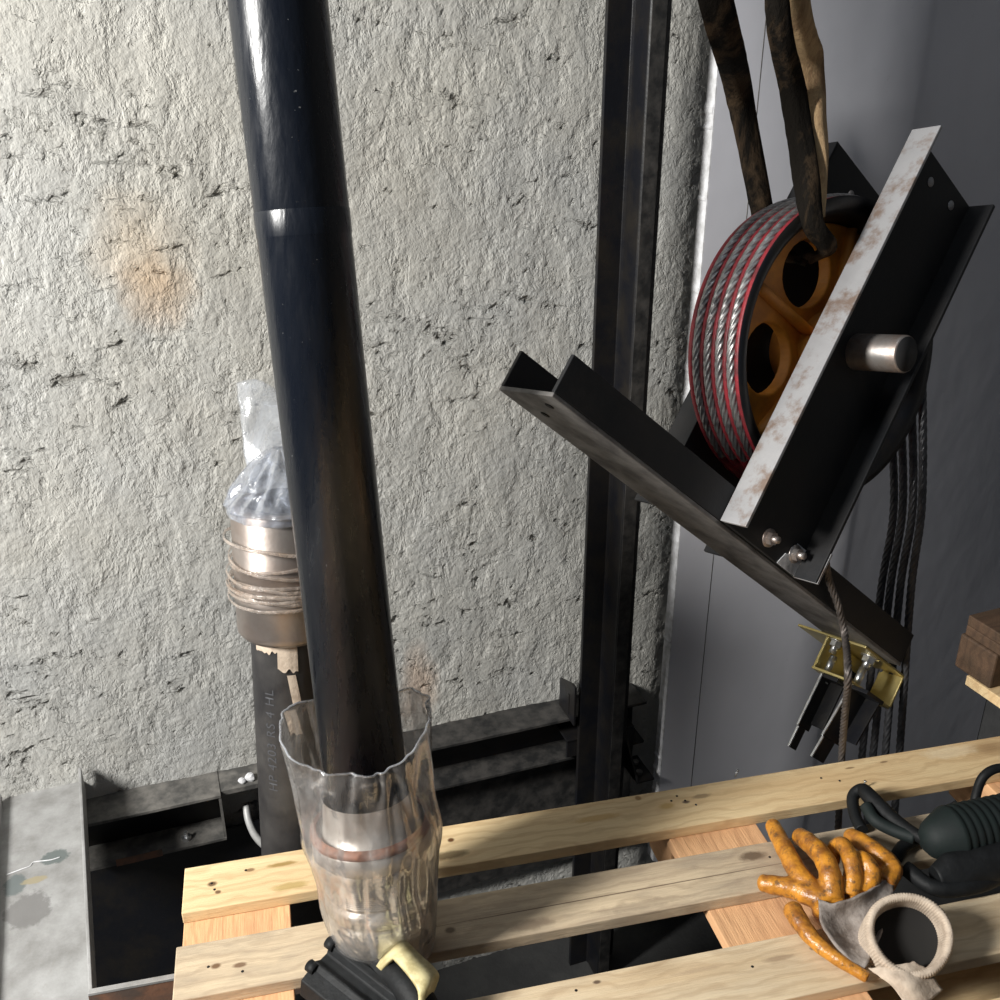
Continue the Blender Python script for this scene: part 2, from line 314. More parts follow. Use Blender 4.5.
M['steelrear'] = simple('brushed_steel', (.40, .36, .33), (.30, .25, .22), 9, .34, .8, .0004, r2=.42)
M['seal'] = simple('brown_seal', (.38, .16, .09), (.20, .10, .07), 30, .6)

# ------------------------------------------------------------------ structure: walls and pit
WY = 2.02
mb = MB(); X0, X1, Z0, Z1 = -1.3, 2.5, -1.15, 2.3; nx, nz = 690, 630
mb.smooth = True
mb.grid(lambda s, t: Vector((X0+(X1-X0)*s, WY+max(0, X0+(X1-X0)*s-1.15)*.33, Z0+(Z1-Z0)*t)), nx, nz)
link('wall_back', mb, M['wall'], kind='structure', fixn=False)
mb = MB(); mb.box(X1, X1+.1, -1.5, 2.2, -1.15, 2.3); link('wall_right', mb, M['side'], kind='structure')
mb = MB(); mb.box(-1.4, 2.6, -1.5, 2.2, -1.25, -1.15); link('floor', mb, M['pit'], kind='structure')

# grey panel on the right, a sheet with a soft bend, side edge chipped white
zb, zt = -.78, 2.3
def pc(x): return 1.85+(0 if x < 1.47 else (x-1.47)**2*.95 if x < 1.62 else 1.0*.0225+.27*(x-1.62))
mb = MB(); mb.smooth = True
mb.grid(lambda s, t: (lambda x: Vector((x, pc(x), zb-min(.37, (x-1.105)*.6)+(zt-zb+min(.37, (x-1.105)*.6))*t)))(1.105+1.39*s), 140, 2)
mb.smooth = False
mb.cur = 1; mb.box(1.103, 1.112, 1.851, 1.885, zb, zt); mb.cur = 0
po = link('wall_panel', mb, [M['panel'], M['paneledge']], kind='structure', fixn=False)
po.name = 'wall_cover_panel'
mb = MB(); a0, a1 = onY(768, 0, 1.849), onY(702, 640, 1.849)
mb.tube([(a0.x, 1.851, 2.29), (a0.x, 1.851, -.77)], .0016, 8); link('trim_1', mb, M['millgrey'], kind='structure')
mb = MB()
zz = -.76
while zz < 2.2:       # chipped lumps along the white edge
    h = random.uniform(.012, .05); wd = random.uniform(.0008, .004)
    mb.prism([(1.108, zz), (1.108, zz+h), (1.104, zz+h), (1.103-wd, zz+h*.6), (1.103-wd*.8, zz+h*.35)], lambda x, z, y: Vector((x, y, z)), 1.853, 1.886); zz += h+random.uniform(0, .16)
link('trim_2', mb, M['paneledge'], bevel=.001, kind='structure')

# ------------------------------------------------------------------ guide rail
t = thing('guide_rail', 'tall black T-shaped steel guide rail standing against the plaster wall', 'rail', (.95, 1.9, -1.15))
mb = MB(); g = lambda x, y, h: Vector((x, y, h))
mb.prism([(.887, 1.912), (.887, 1.900), (.938, 1.900), (.940, 1.890), (.940, 1.832), (.944, 1.826), (.970, 1.826), (.974, 1.832), (.974, 1.880), (.985, 1.894), (1.022, 1.900), (1.022, 1.912)], g, -1.15, 2.25)
link('rail_profile', mb, M['black'], t, bevel=.0015)
mb = MB(); mb.box(.9415, .9725, 1.8246, 1.8262, -1.15, 2.25); link('running_face', mb, M['ledge_dark'], t, bevel=.0004)['label'] = 'greyish worn running face'
for z in (-.36, 1.6):
    mb = MB(); mb.box(.86, 1.05, 1.912, 2.01, z-.004, z+.004); mb.box(.86, 1.05, 1.912, 1.920, z-.05, z); link('bracket', mb, M['black'], t, bevel=.001)
mb = MB(); p1 = onY(566, 682, 1.90); 
mb.prism([(1.895, -.185), (1.895, -.300), (1.99, -.300), (1.99, -.215), (1.915, -.185)], lambda y, z, h: Vector((h, y, z)), .868, .874)
mb.box(.866, .876, 1.925, 1.932, -.285, -.225)
link('gusset', mb, M['black'], t, bevel=.001)
mb = MB(); mb.prism([(1.83, -.47), (1.93, -.47), (1.93, -.36)], lambda y, z, h: Vector((h, y, z)), 1.024, 1.030); mb.box(1.024, 1.075, 1.83, 1.93, -.476, -.470); link('gusset', mb, M['black'], t, bevel=.001)
for x, y in ((1.045, 1.86), (1.055, 1.90)):
    mb = MB(); mb.lathe((x, y, -.47), ZU, [(0, 0), (0, .009), (.008, .009), (.008, 0)], 6, smooth=False); link('bolt', mb, M['ledge'], t)

# ------------------------------------------------------------------ wall beams near the pit edge
def wall_beam(x0, x1, label, endplate, lm='ledge'):
    t = thing('wall_channel', label, 'steel beam', ((x0+x1)/2, 1.97, -.43))
    mb = MB(); mb.box(x0, x1, 1.925, 2.03, -.306, -.298); link('top_flange', mb, M[lm], t, bevel=.001)
    mb = MB(); mb.box(x0, x1, 2.0, 2.008, -.422, -.306); link('web', mb, M['black'], t)
    mb = MB(); mb.box(x0, x1, 1.925, 2.008, -.430, -.422); link('bottom_flange', mb, M[lm], t, bevel=.001)
    if endplate:
        mb = MB(); mb.box(x1-.006, x1, 1.927, 2.0, -.422, -.306); link('end_plate', mb, M[lm], t)
    return t
tL = wall_beam(-.305, .004, 'short dusty black channel beam beside the galvanised channel, low on the wall', True)
mb = MB(); mb.box(-.240, -.14, 1.922, 1.9245, -.430, -.412); link('red_patch', mb, M['rust'], tL)['label'] = 'reddish rusty patch'
mb = MB(); mb.lathe((-.085, 1.95, -.422), ZU, [(0, 0), (0, .011), (.01, .011), (.01, .005), (.022, .005), (.022, 0)], 6, smooth=False); link('bolt', mb, M['zinc'], tL)
wall_beam(.095, 1.09, 'long black channel beam behind the guide rail, low on the plaster wall', False, 'ledge_dark')
mb = MB(); mb.box(.004, .095, 1.94, 2.03, -.312, -.300); tag(link('bridge_plate', mb, M['ledge'], loc=(0, 0, 0)), 'dusty steel plate bridging the gap between the two wall channels beside the rear pipe', 'steel plate')
mb = MB(); mb.box(-.75, .42, 1.965, 1.972, -1.15, -.432); tag(link('pit_lining_and_shade_plate', mb, M['black']), 'smooth black steel sheet lining the pit below the short channel beam', 'steel plate')
mb = MB(); mb.box(.43, 1.09, 1.985, 1.990, -.83, -.432); tag(link('pit_lining_and_shade_plate', mb, M['ledge_dark']), 'dark sheet standing in for shade below the long wall channel, left of the guide rail foot', 'steel plate')  # dark sheet added to put the shade under the beam into colour
# scattered crumbs on the ledge
for x, y, r in ((.075, 1.96, .012), (.055, 1.955, .009), (.10, 1.975, .007)):
    bm_ = bmesh.new(); bmesh.ops.create_icosphere(bm_, subdivisions=2, radius=r)
    m2 = MB(); m2.smooth = False; m2.add([Vector(v.co)*(1+.35*noise.noise(v.co*120)) * 1.0 + Vector((x, y, -.298+r*.55)) for v in bm_.verts], [[v.index for v in f.verts] for f in bm_.faces]); bm_.free()
    for v in m2.v[:]: v.z = -.298+(v.z+.298)*.75
    tag(link('plaster_crumb', m2, M['paneledge'] if r > .008 else M['cream'], loc=(x, y, -.298)), {.012: 'largest pale plaster crumb on the ledge beside the rear pipe', .009: 'white plaster crumb left of the largest one on the ledge', .007: 'tiny yellowish crumb behind the other crumbs, against the wall'}[r], 'crumb', 'plaster crumbs on the ledge')

# galvanised channel at the left
t = thing('galvanised_channel', 'wide pale galvanised steel channel with oil spots running to the wall', 'steel channel', (-.35, 1.5, -.253))
sl = .034/.63
def gch(x, y, z): return Vector((x+(2.0-y)*(.054), y, z))
mb = MB(); mb.box(-.452, -.283, .75, 2.02, -.253, -.247, gch); link('channel_floor', mb, M['galv'], t, bevel=.001)
mb = MB(); mb.box(-.287, -.281, .75, 2.0, -.262, -.198, gch); link('flange', mb, M['galv'], t, bevel=.0015)
mb = MB(); mb.box(-.455, -.449, .75, 2.0, -.262, -.226, gch); link('flange', mb, M['galv'], t, bevel=.0015)
# chalk line on it
mb = MB(); mb.tube(spline([onZ(*q, -.2462) for q in ((6, 875), (22, 869), (30, 866), (34, 862), (50, 860), (60, 857))], 8), .0012, 5); link('scratch', mb, M['paneledge'], t)['label'] = 'thin white scratch line'

# beam carrying the near side of the pallet
t = thing('support_angle', 'rusty-topped steel angle crossing under the pallet at lower left', 'steel beam', (0, 1.32, -.2))
mb = MB(); mb.box(-.165, .17, .082, .092, -.150, -.144, lambda u, v, z: PL(u, v, z)); link('top_flange', mb, M['galv'], t, bevel=.001)
mb = MB(); mb.box(-.165, .17, .085, .091, -.235, -.150, lambda u, v, z: PL(u, v, z)); link('leg', mb, M['rust'], t)
t = thing('support_angle', 'black steel angle under the near boards of the pallet, mostly hidden', 'steel beam', (0, .9, -.2))
mb = MB(); mb.box(-.13, 1.6, .62, .70, -.150, -.144, lambda u, v, z: PL(u, v, z)); link('top_flange', mb, M['black'], t, bevel=.001)
mb = MB(); mb.box(-.13, 1.6, .62, .626, -.235, -.150, lambda u, v, z: PL(u, v, z)); link('leg', mb, M['black'], t)

# ------------------------------------------------------------------ pallet
pal = thing('wooden_pallet', 'pale pine pallet with gapped deck boards across the foreground', 'pallet', PO, PANG)
def plf(u, v, z): return PL(u, v, z)
def board(u0, u1, v0, v1, z0, z1, mat, name='deck_board', wob=.0015, sk=0):
    mb = MB(); n = 40; g_ = lambda s: noise.noise(Vector((s*2.3+v0*31, v0*17, 1)))*wob
    vs_ = []
    for i in range(n+1):
        u = u0+(u1-u0)*i/n
        a = v0+g_(u)+sk*(u-u0); b = v1+g_(u+9)+sk*(u-u0)
        vs_ += [PL(u, a, z0), PL(u, b, z0), PL(u, b, z1), PL(u, a, z1)]
    fs = [(i*4+k, i*4+(k+1) % 4, i*4+4+(k+1) % 4, i*4+4+k) for i in range(n) for k in range(4)]+[(0, 1, 2, 3), (n*4+3, n*4+2, n*4+1, n*4)]
    mb.add(vs_, fs); return link(name, mb, mat, pal, bevel=.0016)
board(0, 1.62, 0, .099, -.022, 0, M['wood'])
board(-.004, 1.62, .166, .266, -.022, 0, M['woodw'])
board(-.006, 1.62, .358, .463, -.022, 0, M['woodb'])
board(0, 1.62, .53, .63, -.022, 0, M['wood'])
board(0, 1.62, .70, .80, -.022, 0, M['wood'])
for u0 in (0, .83, 1.475):
    w_ = .168
    board(u0+.001, u0+w_-.02 if u0 == 1.475 else u0+w_, .004, .796, -.044, -.0225, M['woodx'], 'stringer_board', 0)
    for v0 in (.004, .345, .696):
        mb = MB(); mb.box(u0+.004, u0+(.14 if u0 == 1.475 else w_-.004), v0, v0+.1, -.122, -.0445, plf); link('block', mb, M['woodx'], pal, bevel=.003)
for v0 in (.35, .70):
    board(0, 1.62, v0, v0+.1, -.144, -.1225, M['wood'], 'bottom_board')
for u, v, z in ((.045, .045, 0), (.05, .06, 0), (.10, .028, 0), (.045, .215, 0), (.095, .235, 0), (.86, .03, 0), (.885, .035, 0), (.90, .05, 0), (.875, .02, 0), (.84, .40, 0), (1.16, .035, 0), (1.19, .05, 0), (.97, .20, 0), (.40, .03, 0), (.57, .38, 0)):
    mb = MB(); mb.lathe(PL(u, v, -.001), ZU, [(0, 0), (0, .0022), (.0015, .0022), (.0022, 0)], 10); link('nail', mb, M['inside'], pal)
for q, dz in (((735, 777), .012), ((862, 789), .014)):
    b = onZ(*q, 0); mb = MB(); mb.tube([b, b+Vector((.006, .002, dz))], .0014, 8); mb.tube([b+Vector((.006, .002, dz)), b+Vector((.0066, .002, dz+.0015))], .003, 8); link('nail', mb, M['zinc'], pal)

# ------------------------------------------------------------------ front pipe with its head in a bag
PB, PT = P(383, 916, 1.50), P(278, 0, 1.20); PB = Vector((PB.x, PB.y, 0)); PT.z = PT.z
ax = (PT-PB).normalized(); PR = .0595
t = thing('ram_pipe', 'long glossy black steel pipe leaning upright, its head standing on the pallet', 'pipe', PB)
mb = MB(); mb.lathe(PB, ax, [(.24, PR-.004), (.24, PR), (2.4, PR), (2.4, PR-.006), (.24, PR-.006)], 96); fpt = link('pipe_tube', mb, M['pipe'], t)
mb = MB(); hc = (P(300, 223, 1.25)-PB).dot(ax); mb.lathe(PB, ax, [(hc-.016, PR+.0002), (hc-.014, PR+.0007), (hc+.014, PR+.0007), (hc+.016, PR+.0002)], 96); link('scuffed_band', mb, M['pipe'], fpt)['label'] = 'faint scuffed band'
def head(base, axd, s, t, L):
    mb = MB(); pr = [(0, .0), (0, .060), (.004, .066), (.030, .067), (.032, .062), (.036, .062), (.039, .070), (.075, .071), (.078, .066), (.083, .066), (.086, .072), (.105, .072), (.107, .067), (.112, .067)]
    k = .112
    while k < .165: pr += [(k, .068), (k+.0015, .0705), (k+.003, .068)]; k += .003
    pr += [(.167, .077), (.170, .080), (.192, .080), (.196, .076), (.200, .066), (.225, .062), (.25, .0605)]
    mb.lathe(base, axd, [(h*s+.006 if h == 0 else h*s, r*s) for h, r in pr], 72); link('cylinder_head', mb, M['steelhead'], t)
head(PB, ax, 1.10, t, 0)
mb = MB(); mb.lathe(PB, ax, [(.213, .084), (.214, .0892), (.221, .0892), (.225, .080)], 72); link('seal_ring', mb, M['seal'], t)['label'] = 'reddish brown ring'
# bag
def bag_mesh(base, axd, fn, nu=140, nv=90):
    axd = Vector(axd).normalized(); u = Vector((1, 0, 0)); u = (u-axd*u.dot(axd)).normalized(); w_ = axd.cross(u)
    mb = MB(); mb.smooth = True; vs_ = []
    for j in range(nv+1):
        for i in range(nu):
            a = 2*math.pi*i/nu; h, r, off = fn(a, j/nv); vs_.append(base+axd*h+(u*math.cos(a)+w_*math.sin(a))*r+off)
    mb.add(vs_, [(j*nu+i, j*nu+(i+1) % nu, (j+1)*nu+(i+1) % nu, (j+1)*nu+i) for j in range(nv) for i in range(nu)]); return mb
def front_bag(a, v):
    # a=0 points +X, a=-pi/2 faces the camera
    df = math.cos(a+math.pi/2+.32)          # 1 towards the camera
    rim = .372 - .050*max(0, df)**1.5 + .010*math.sin(3*a+.6)+ .012*max(0, math.cos(a-.2))+.022*max(0, -math.cos(a))
    h = .004+(rim-.004)*v
    r = .0735+.008*min(1, v*3.2)+.012*math.exp(-((h-.205)/.045)**2)+.008*v
    n1 = noise.noise(Vector((math.cos(a)*2.6, math.sin(a)*2.6, h*9)))*.008+noise.noise(Vector((math.cos(a)*6, math.sin(a)*6, h*16+4)))*.003
    n2 = abs(noise.noise(Vector((math.cos(a)*4+7, math.sin(a)*4, h*7))))*.016
    r += (n1+n2)*min(1, v*4+.1)
    side = max(0, v-.55)/.45
    r += side*(.026*max(0, -math.cos(a+.15))**3+.016*max(0, math.cos(a-.25))**3)-side*.022*max(0, df)**2
    if v > .985: r -= .002
    if h < .235: r = max(r, .0745 if h < .035 else .0805 if h < .18 else .090)
    else: r = max(r, .068)
    return h, r, Vector((0, 0, 0))
mb = bag_mesh(PB, ax, front_bag)
bagf = link('plastic_bag', mb, M['film'], loc=PB); tag(bagf, 'clear crumpled plastic bag pulled over the pipe head standing on the pallet', 'bag')
bagf.modifiers.new('s', 'SOLIDIFY').thickness = .0005
mb = MB(); pts = []
for i in range(141):
    a = 2*math.pi*i/140; h, r, _ = front_bag(a, 1.0); u = Vector((1, 0, 0)); u = (u-ax*u.dot(ax)).normalized(); w_ = ax.cross(u); pts.append(PB+ax*h+(u*math.cos(a)+w_*math.sin(a))*r)
mb.tube(pts, .0016, 6, cap=False); link('bag_rim', mb, M['filmmilky'], bagf)

# ------------------------------------------------------------------ rear pipe
QH = P(287, 627, 1.70); QB = P(296, 860, 1.84); aq = (QH-QB).normalized()
qb = QB-aq*((QB.z+1.15)/aq.z)
t = thing('ram_pipe', 'shorter dull black pipe behind, topped by a shiny steel head in film', 'pipe', qb)
mb = MB(); mb.lathe(qb, aq, [(0, .0), (0, .061), ((QH-qb).length+.01, .061)], 72); rpt = link('pipe_tube', mb, M['pipe_old'], t)
HL_ = .222
mb = MB(); mb.lathe(QH, aq, [(-.004, .060), (-.004, .074), (.004, .081), (.012, .082), (.055, .082), (.058, .084), (.075, .084), (.078, .0825), (.120, .083), (.122, .0845), (.124, .083), (HL_-.006, .083), (HL_, .079), (HL_, .058), (HL_-.03, .056), (HL_-.03, 0)], 96); link('cylinder_head', mb, M['steelrear'], t)
mb = MB(); mb.lathe(QH, aq, [(HL_-.028, 0), (HL_-.026, .05), (HL_+.004, .048), (HL_+.016, .03), (HL_+.018, 0)], 48); link('inner_plug', mb, M['pipe_old'], t)
# flaking label residues under the head
qu = aq.cross(-GF).normalized(); qf = qu.cross(aq).normalized()
if qf.dot(GF) > 0: qf = -qf
def on_pipe(s, h, r=.0618):     # s = arc length to the right from the front
    a = s/.061; return QH+aq*h+(qf*math.cos(a)+RIq*math.sin(a))*r
RIq = (RI-aq*RI.dot(aq)); RIq = (RIq-qf*RIq.dot(qf)).normalized()
mb = MB(); mb.smooth = True
def strip(s0, s1, h0, h1, dr, jag=.006, sl=0):
    n = 40; vs_ = []
    for i in range(n+1):
        s = s0+(s1-s0)*i/n
        vs_ += [on_pipe(s, h1), on_pipe(s+sl, h0+jag*noise.noise(Vector((s*130, h0*50, 0))), .0618+dr)]
    mb.add(vs_, [(2*i, 2*i+1, 2*i+3, 2*i+2) for i in range(n)])
strip(-.004, .028, -.052, -.004, .002, .012); strip(.010, .024, -.115, -.06, .001, .01, .008); strip(.002, .022, -.17, -.125, .001, .012, .01); strip(-.046, -.004, -.020, -.004, .0006, .02)
link('peeling_label', mb, M['cotton'], rpt, fixn=False)['label'] = 'peeling beige paper strips'
fc = bpy.data.curves.new('lettering', 'FONT'); fc.body = 'HP 4203 RS 4 HL'; fc.size = .024; fc.space_character = 1.15
fo = bpy.data.objects.new('lettering_source', fc); COL.objects.link(fo); bpy.context.view_layer.update()
me = bpy.data.meshes.new_from_object(fo.evaluated_get(bpy.context.evaluated_depsgraph_get()))
mb = MB(); mb.add([on_pipe(-.014-v.co.y, -.285+v.co.x*1.0, .0616) for v in me.vertices], [list(p.vertices) for p in me.polygons])
bpy.data.objects.remove(fo); link('lettering', mb, M['mark'], rpt, fixn=False)['label'] = 'faint grey printed characters running up the pipe'
# film around the rear head
def rear_bag(a, v):
    h = HL_-.014+.100*v; top = max(0, (h-HL_)/.0862)
    r = .0865+(noise.noise(Vector((math.cos(a)*3, math.sin(a)*3, h*18)))*.005 *.3)
    if top > 0: r = .0865*max(0, 1-top)**.62+.006
    r *= 1+.26*noise.noise(Vector((math.cos(a)*4, math.sin(a)*4, h*26)))*min(1, .25+top*2.5)
    r = max(r, .0862) if h < HL_+.002 else r
    return h, r, Vector((0, .02*top, 0))
mb = bag_mesh(QH, aq, rear_bag, 120, 70)
bagr = link('plastic_bag', mb, M['filmblue'], loc=QH); tag(bagr, 'bluish crumpled plastic film over the rear pipe head with a tall milky flap', 'bag')
bagr.modifiers.new('s', 'SOLIDIFY').thickness = .0005
mb = MB(); mb.smooth = True
c0, c1, c2, c3 = P(236, 383, 1.72), P(300, 392, 1.72), P(250, 500, 1.68), P(310, 500, 1.68)
mb.grid(lambda s, q: c0.lerp(c1, s).lerp(c2.lerp(c3, s), q)+Vector((0, .012*noise.noise(Vector((s*3, q*4, 1))), .012*math.sin(s*5)*(1-q)))+Vector((.008*noise.noise(Vector((q*6, 2, 2)))*(1-s), 0, 0)), 30, 40)
link('bag_flap', mb, M['filmmilky'], bagr).modifiers.new('s', 'SOLIDIFY').thickness = .001
mb = MB()
for i, (h, tl) in enumerate(((.135, .10), (.13, -.12), (.10, .07), (.094, -.04), (.085, .10), (.077, -.06), (.07, .04), (.105, -.08), (.09, .02), (.16, .13))):
    u = Vector((1, 0, 0)); u = (u-aq*u.dot(aq)).normalized(); w_ = aq.cross(u)
    pts = [QH+aq*(h+.09*tl*math.cos(a_+i)+.003*noise.noise(Vector((a_*2, i, 0))))+(u*math.cos(a_)+w_*math.sin(a_))*(.0885+.0008*i) for a_ in [2*math.pi*k/60 for k in range(61)]]
    mb.tube(pts, (lambda s: (.0032, .0011)), 6, cap=False, flat=aq)
link('wrapped_tape', mb, M['wrap'], bagr)['label'] = 'twisted shiny stretch film wound round the head'
# flexible conduit
mb = MB(); mb.tube(spline([onY(246, 806, 1.96), onY(249, 822, 1.93), onY(257, 838, 1.88), onY(272, 850, 1.82), onY(300, 858, 1.76), onY(330, 900, 1.76)], 16), .0085, 12, lobes=0)
tag(link('flexible_conduit', mb, M['galv'], loc=onY(246, 806, 1.96)), 'grey flexible conduit curving behind the foot of the rear pipe', 'conduit')

# ------------------------------------------------------------------ pulley frame, sheave, axle
def frf(a, d, e): return FR(a, d, e)
pf = thing('pulley_frame', 'tilted steel pulley frame of dark channels hanging from the sling', 'pulley frame', FR(-.06, -.40, 0))
def channel_leg(aw, sgn, name, mats):
    mb = MB(); th = .008; tip = aw+sgn*.057
    mb.box(min(aw, aw+sgn*th), max(aw, aw+sgn*th), -.404, .393, -.115, .115, frf)
    lo, hi = sorted((aw, tip))
    # first flange: cut on the slant at its end
    mb.cur = 1; mb.box(lo, hi, -.404, .393, -.1155, -.1085, frf); mb.cur = 0
    mb.box(lo, hi, -.404, .393, .107, .115, frf)
    return link(name, mb, mats, pf, bevel=.0015)
channel_leg(-.008+.008, 1, 'channel_leg', [M['mill'], M['bright']])
channel_leg(-.160, -1, 'channel_leg', [M['mill'], M['mill']])
mb = MB(); mb.box(.004, .058, -.4045, -.345, .112, .1165, frf); link('bare_corner', mb, M['bright'], pf)
mb = MB(); mb.box(.0085, .0095, -.404, -.352, .078, .108, frf); mb.prism([(-.404, .05), (-.404, .108), (-.35, .108), (-.372, .09), (-.38, .06)], lambda d, e, a: FR(a, d, e), .0082, .0095); link('bare_corner', mb, M['paneledge'], pf)['label'] = 'bare ground patch at the lower corner'
mb = MB(); aB = -.141
mb.box(aB, -.001, -.4125, -.405, -.534, .542, frf)
mb.cur = 1
mb.box(aB, aB+.008, -.405, -.341, -.534, .542, frf); mb.box(-.009, -.001, -.405, -.341, -.534, .542, frf)
cbo = link('crossbeam', mb, [M['millgrey'], M['mill']], pf, bevel=.0015)
for d, e in ((-.377, .004), (-.37, .084)):
    mb = MB(); mb.lathe(FR(.008, d, e), A, [(0, 0), (0, .017), (.002, .017), (.002, 0)], 24); mb.lathe(FR(.010, d, e), A, [(0, .012), (.010, .012), (.010, 0)], 6, smooth=False); mb.lathe(FR(.02, d, e), A, [(0, .0065), (.010, .0065), (.010, 0)], 16); link('bolt', mb, M['shaft'], pf)
for d, e in ((.3511, -.02), (.3578, .058)):
    mb = MB(); mb.lathe(FR(.0083, d, e), A, [(0, 0), (0, .009), (.0006, .009), (.0006, 0)], 20); link('bolt_hole', mb, M['bright'], pf)
for d, e in ((.34, -.02), (.34, .058)):
    mb = MB(); mb.lathe(FR(-.1598, d, e), A, [(0, 0), (0, .009), (.0006, .009), (.0006, 0)], 20); link('bolt_hole', mb, M['bright'], pf)
for e, a in ((-.50, -.045), (-.465, -.095)):
    mb = MB(); mb.lathe(FR(a, -.4132, e), D, [(0, 0), (0, .008), (.0004, .008), (.0004, 0)], 20); link('bolt_hole', mb, M['inside'], pf)
# dark backing plate right of the near channel
mb = MB(); mb.lathe(FR(-.19, 0, 0), A, [(0, 0), (0, .0325), (.205, .0325), (.295, .0325), (.298, .031), (.298, 0)], 48); axl = link('axle', mb, M['shaft'], pf); axl['label'] = 'bright turned steel axle end'
# sheave
RW = .272; mb = MB(); mb.lathe(FR(.1082, 0, 0), A, [(0, 0), (0, .0300), (.0008, .0300), (.0008, 0)], 40); link('axle_end_face', mb, M['mill'], axl)['label'] = 'end face of the axle with its shade painted in dark'  # dark disc paints shade onto the end face turned from the light
sh = thing('rope_sheave', 'large grooved pulley wheel with red rim and orange spokes in the frame', 'pulley', FR(-.07, 0, 0))
a0 = -.139; prof = [(a0, .236), (a0, RW)]
gp = .0270; ra = [a0+.0185+gp*i for i in range(4)]
for g0 in ra:
    for k in range(9):
        q = math.pi*k/8; prof.append((g0-.0102*math.cos(q), RW-.0100*math.sin(q)))
prof += [(-.021, RW), (-.021, .252), (-.030, .242), (-.060, .230), (-.088, .226), (-.115, .228)]
mb = MB(); mb.lathe(O, A, prof, 128, closed=True)
nv = len(prof)
for fi in range(len(mb.f)):
    seg_i = fi//128
    if seg_i >= nv-6: mb.m[fi] = 1
link('grooved_rim', mb, [M['red'], M['black']], sh)['label'] = 'red grooved rim'
# web with five rounded holes
bm = bmesh.new(); loops = []
def loop2(pts):
    vsx = [bm.verts.new((x, y, 0)) for x, y in pts]; es = [bm.edges.new((vsx[i], vsx[(i+1) % len(vsx)])) for i in range(len(vsx))]; return es
es = loop2([(.228*math.cos(2*math.pi*k/96), .228*math.sin(2*math.pi*k/96)) for k in range(96)])
es += loop2([(.03*math.cos(2*math.pi*k/32), .03*math.sin(2*math.pi*k/32)) for k in range(32)])
HA = [math.radians(56+72*i) for i in range(5)]
for ha in HA:
    pts = []
    for k in range(28):
        q = 2*math.pi*k/28; rr_ = .148+.060*math.cos(q); wv = (.064+.016*math.cos(q))*math.sin(q)
        th = ha+wv/rr_*1.0; pts.append((rr_*math.cos(th), -rr_*math.sin(th)))
    es += loop2(pts)
bmesh.ops.triangle_fill(bm, edges=es, use_beauty=True)
bm.verts.ensure_lookup_table(); mb = MB(); vv = [v.co.copy() for v in bm.verts]; ff = [[v.index for v in f.verts] for f in bm.faces]; be = [(e.verts[0].index, e.verts[1].index) for e in bm.edges if len(e.link_faces) == 1]; bm.free()
n0 = len(vv); mb.add([FR(-.066, v.x, v.y) for v in vv]+[FR(-.094, v.x, v.y) for v in vv], ff+[[n0+i for i in f][::-1] for f in ff]+[(a_, b_, n0+b_, n0+a_) for a_, b_ in be])
webo = link('spoked_web', mb, M['orange'], sh, bevel=.004); webo['label'] = 'orange cast web with oval openings'
mb = MB(); mb.lathe(O, A, [(-.135, .034), (-.135, .068), (-.055, .072), (-.030, .062), (-.012, .058), (-.012, .034)], 48, closed=True); link('hub', mb, M['orange'], webo)
for i in range(5):           # ribs along each spoke
    th = HA[i]+math.radians(36); mb = MB(); n = 8; pl = []
    for k in range(n+1):
        r_ = .06+.165*k/n; pl.append(FR(-.066+.010*(1-k/n), r_*math.cos(th), -r_*math.sin(th)))
    mb.tube(pl, lambda s: (.012+.008*abs(s-.5), .010), 10, flat=A); link('rib', mb, M['orange'], webo)
# ropes over the sheave and down on the right
lowx = [[(894, 500), (881, 590), (863, 745), (856, 830)], [(903, 500), (890, 590), (874, 745), (866, 830)], [(913, 500), (900, 590), (886, 745), (879, 830)], [(922, 500), (911, 590), (900, 745), (893, 830)]]
tt = Vector((.656, .755))
for i, g0 in enumerate(ra):
    pts = []; th1 = math.atan2(.755, .656)+.10   # angle of the tangent point, from D towards E
    n = 620
    for k in range(n+1):
        th = math.radians(-168)+(th1-math.radians(-168))*k/n; pts.append(FR(g0, (RW-.003)*math.cos(th), (RW-.003)*math.sin(th)))
    last = pts[-1]
    ctl = [last, last+Vector((0, 0, -.03))+(E_*.001)]
    tg = pts[-1]-pts[-2]; ctl[1] = last+tg.normalized()*.04
    dl = (2.00, 2.06, 2.16, 2.22)
    for (x, y), dz in zip(lowx[i], dl): ctl.append(P(x, y, dz+.022*(3-i)))
    sp = spline(ctl, 90)
    mb = MB(); mb.tube(pts+sp[1:], .0083, 24, lobes=6, pitch=.105, depth=.34)
    nseg = len(pts)-1
    for fi in range(len(mb.f)-2):
        if fi//24 > nseg-150: mb.m[fi] = 1  # from the right of the wheel down, the darker rope colour
    tag(link('wire_rope', mb, [M['rope'], M['ropedk']], loc=FR(g0, 0, 0)), 'steel wire rope in the %s groove of the sheave, hanging at the right' % ('farthest left', 'second from left', 'second from right', 'nearest right')[i], 'rope', 'ropes on the pulley')
# single cable crossing the beam
b0 = FR(.02, -.30, .17); 
mb = MB(); mb.tube(spline([FR(.03, -.34, .128), FR(*onF(829, 580, 0, .013)), FR(*onF(838, 605, 0, .013)), FR(*onF(845, 636, 0, .018)), P(848, 672, 1.75), P(845, 712, 1.85), P(842, 750, 1.95), P(838, 830, 2.05)], 60), .0072, 24, lobes=6, pitch=.085, depth=.42)
tag(link('wire_rope', mb, M['ropebr'], loc=b0), 'single brown wire rope hanging down in front of the yellow zinc bracket', 'rope')
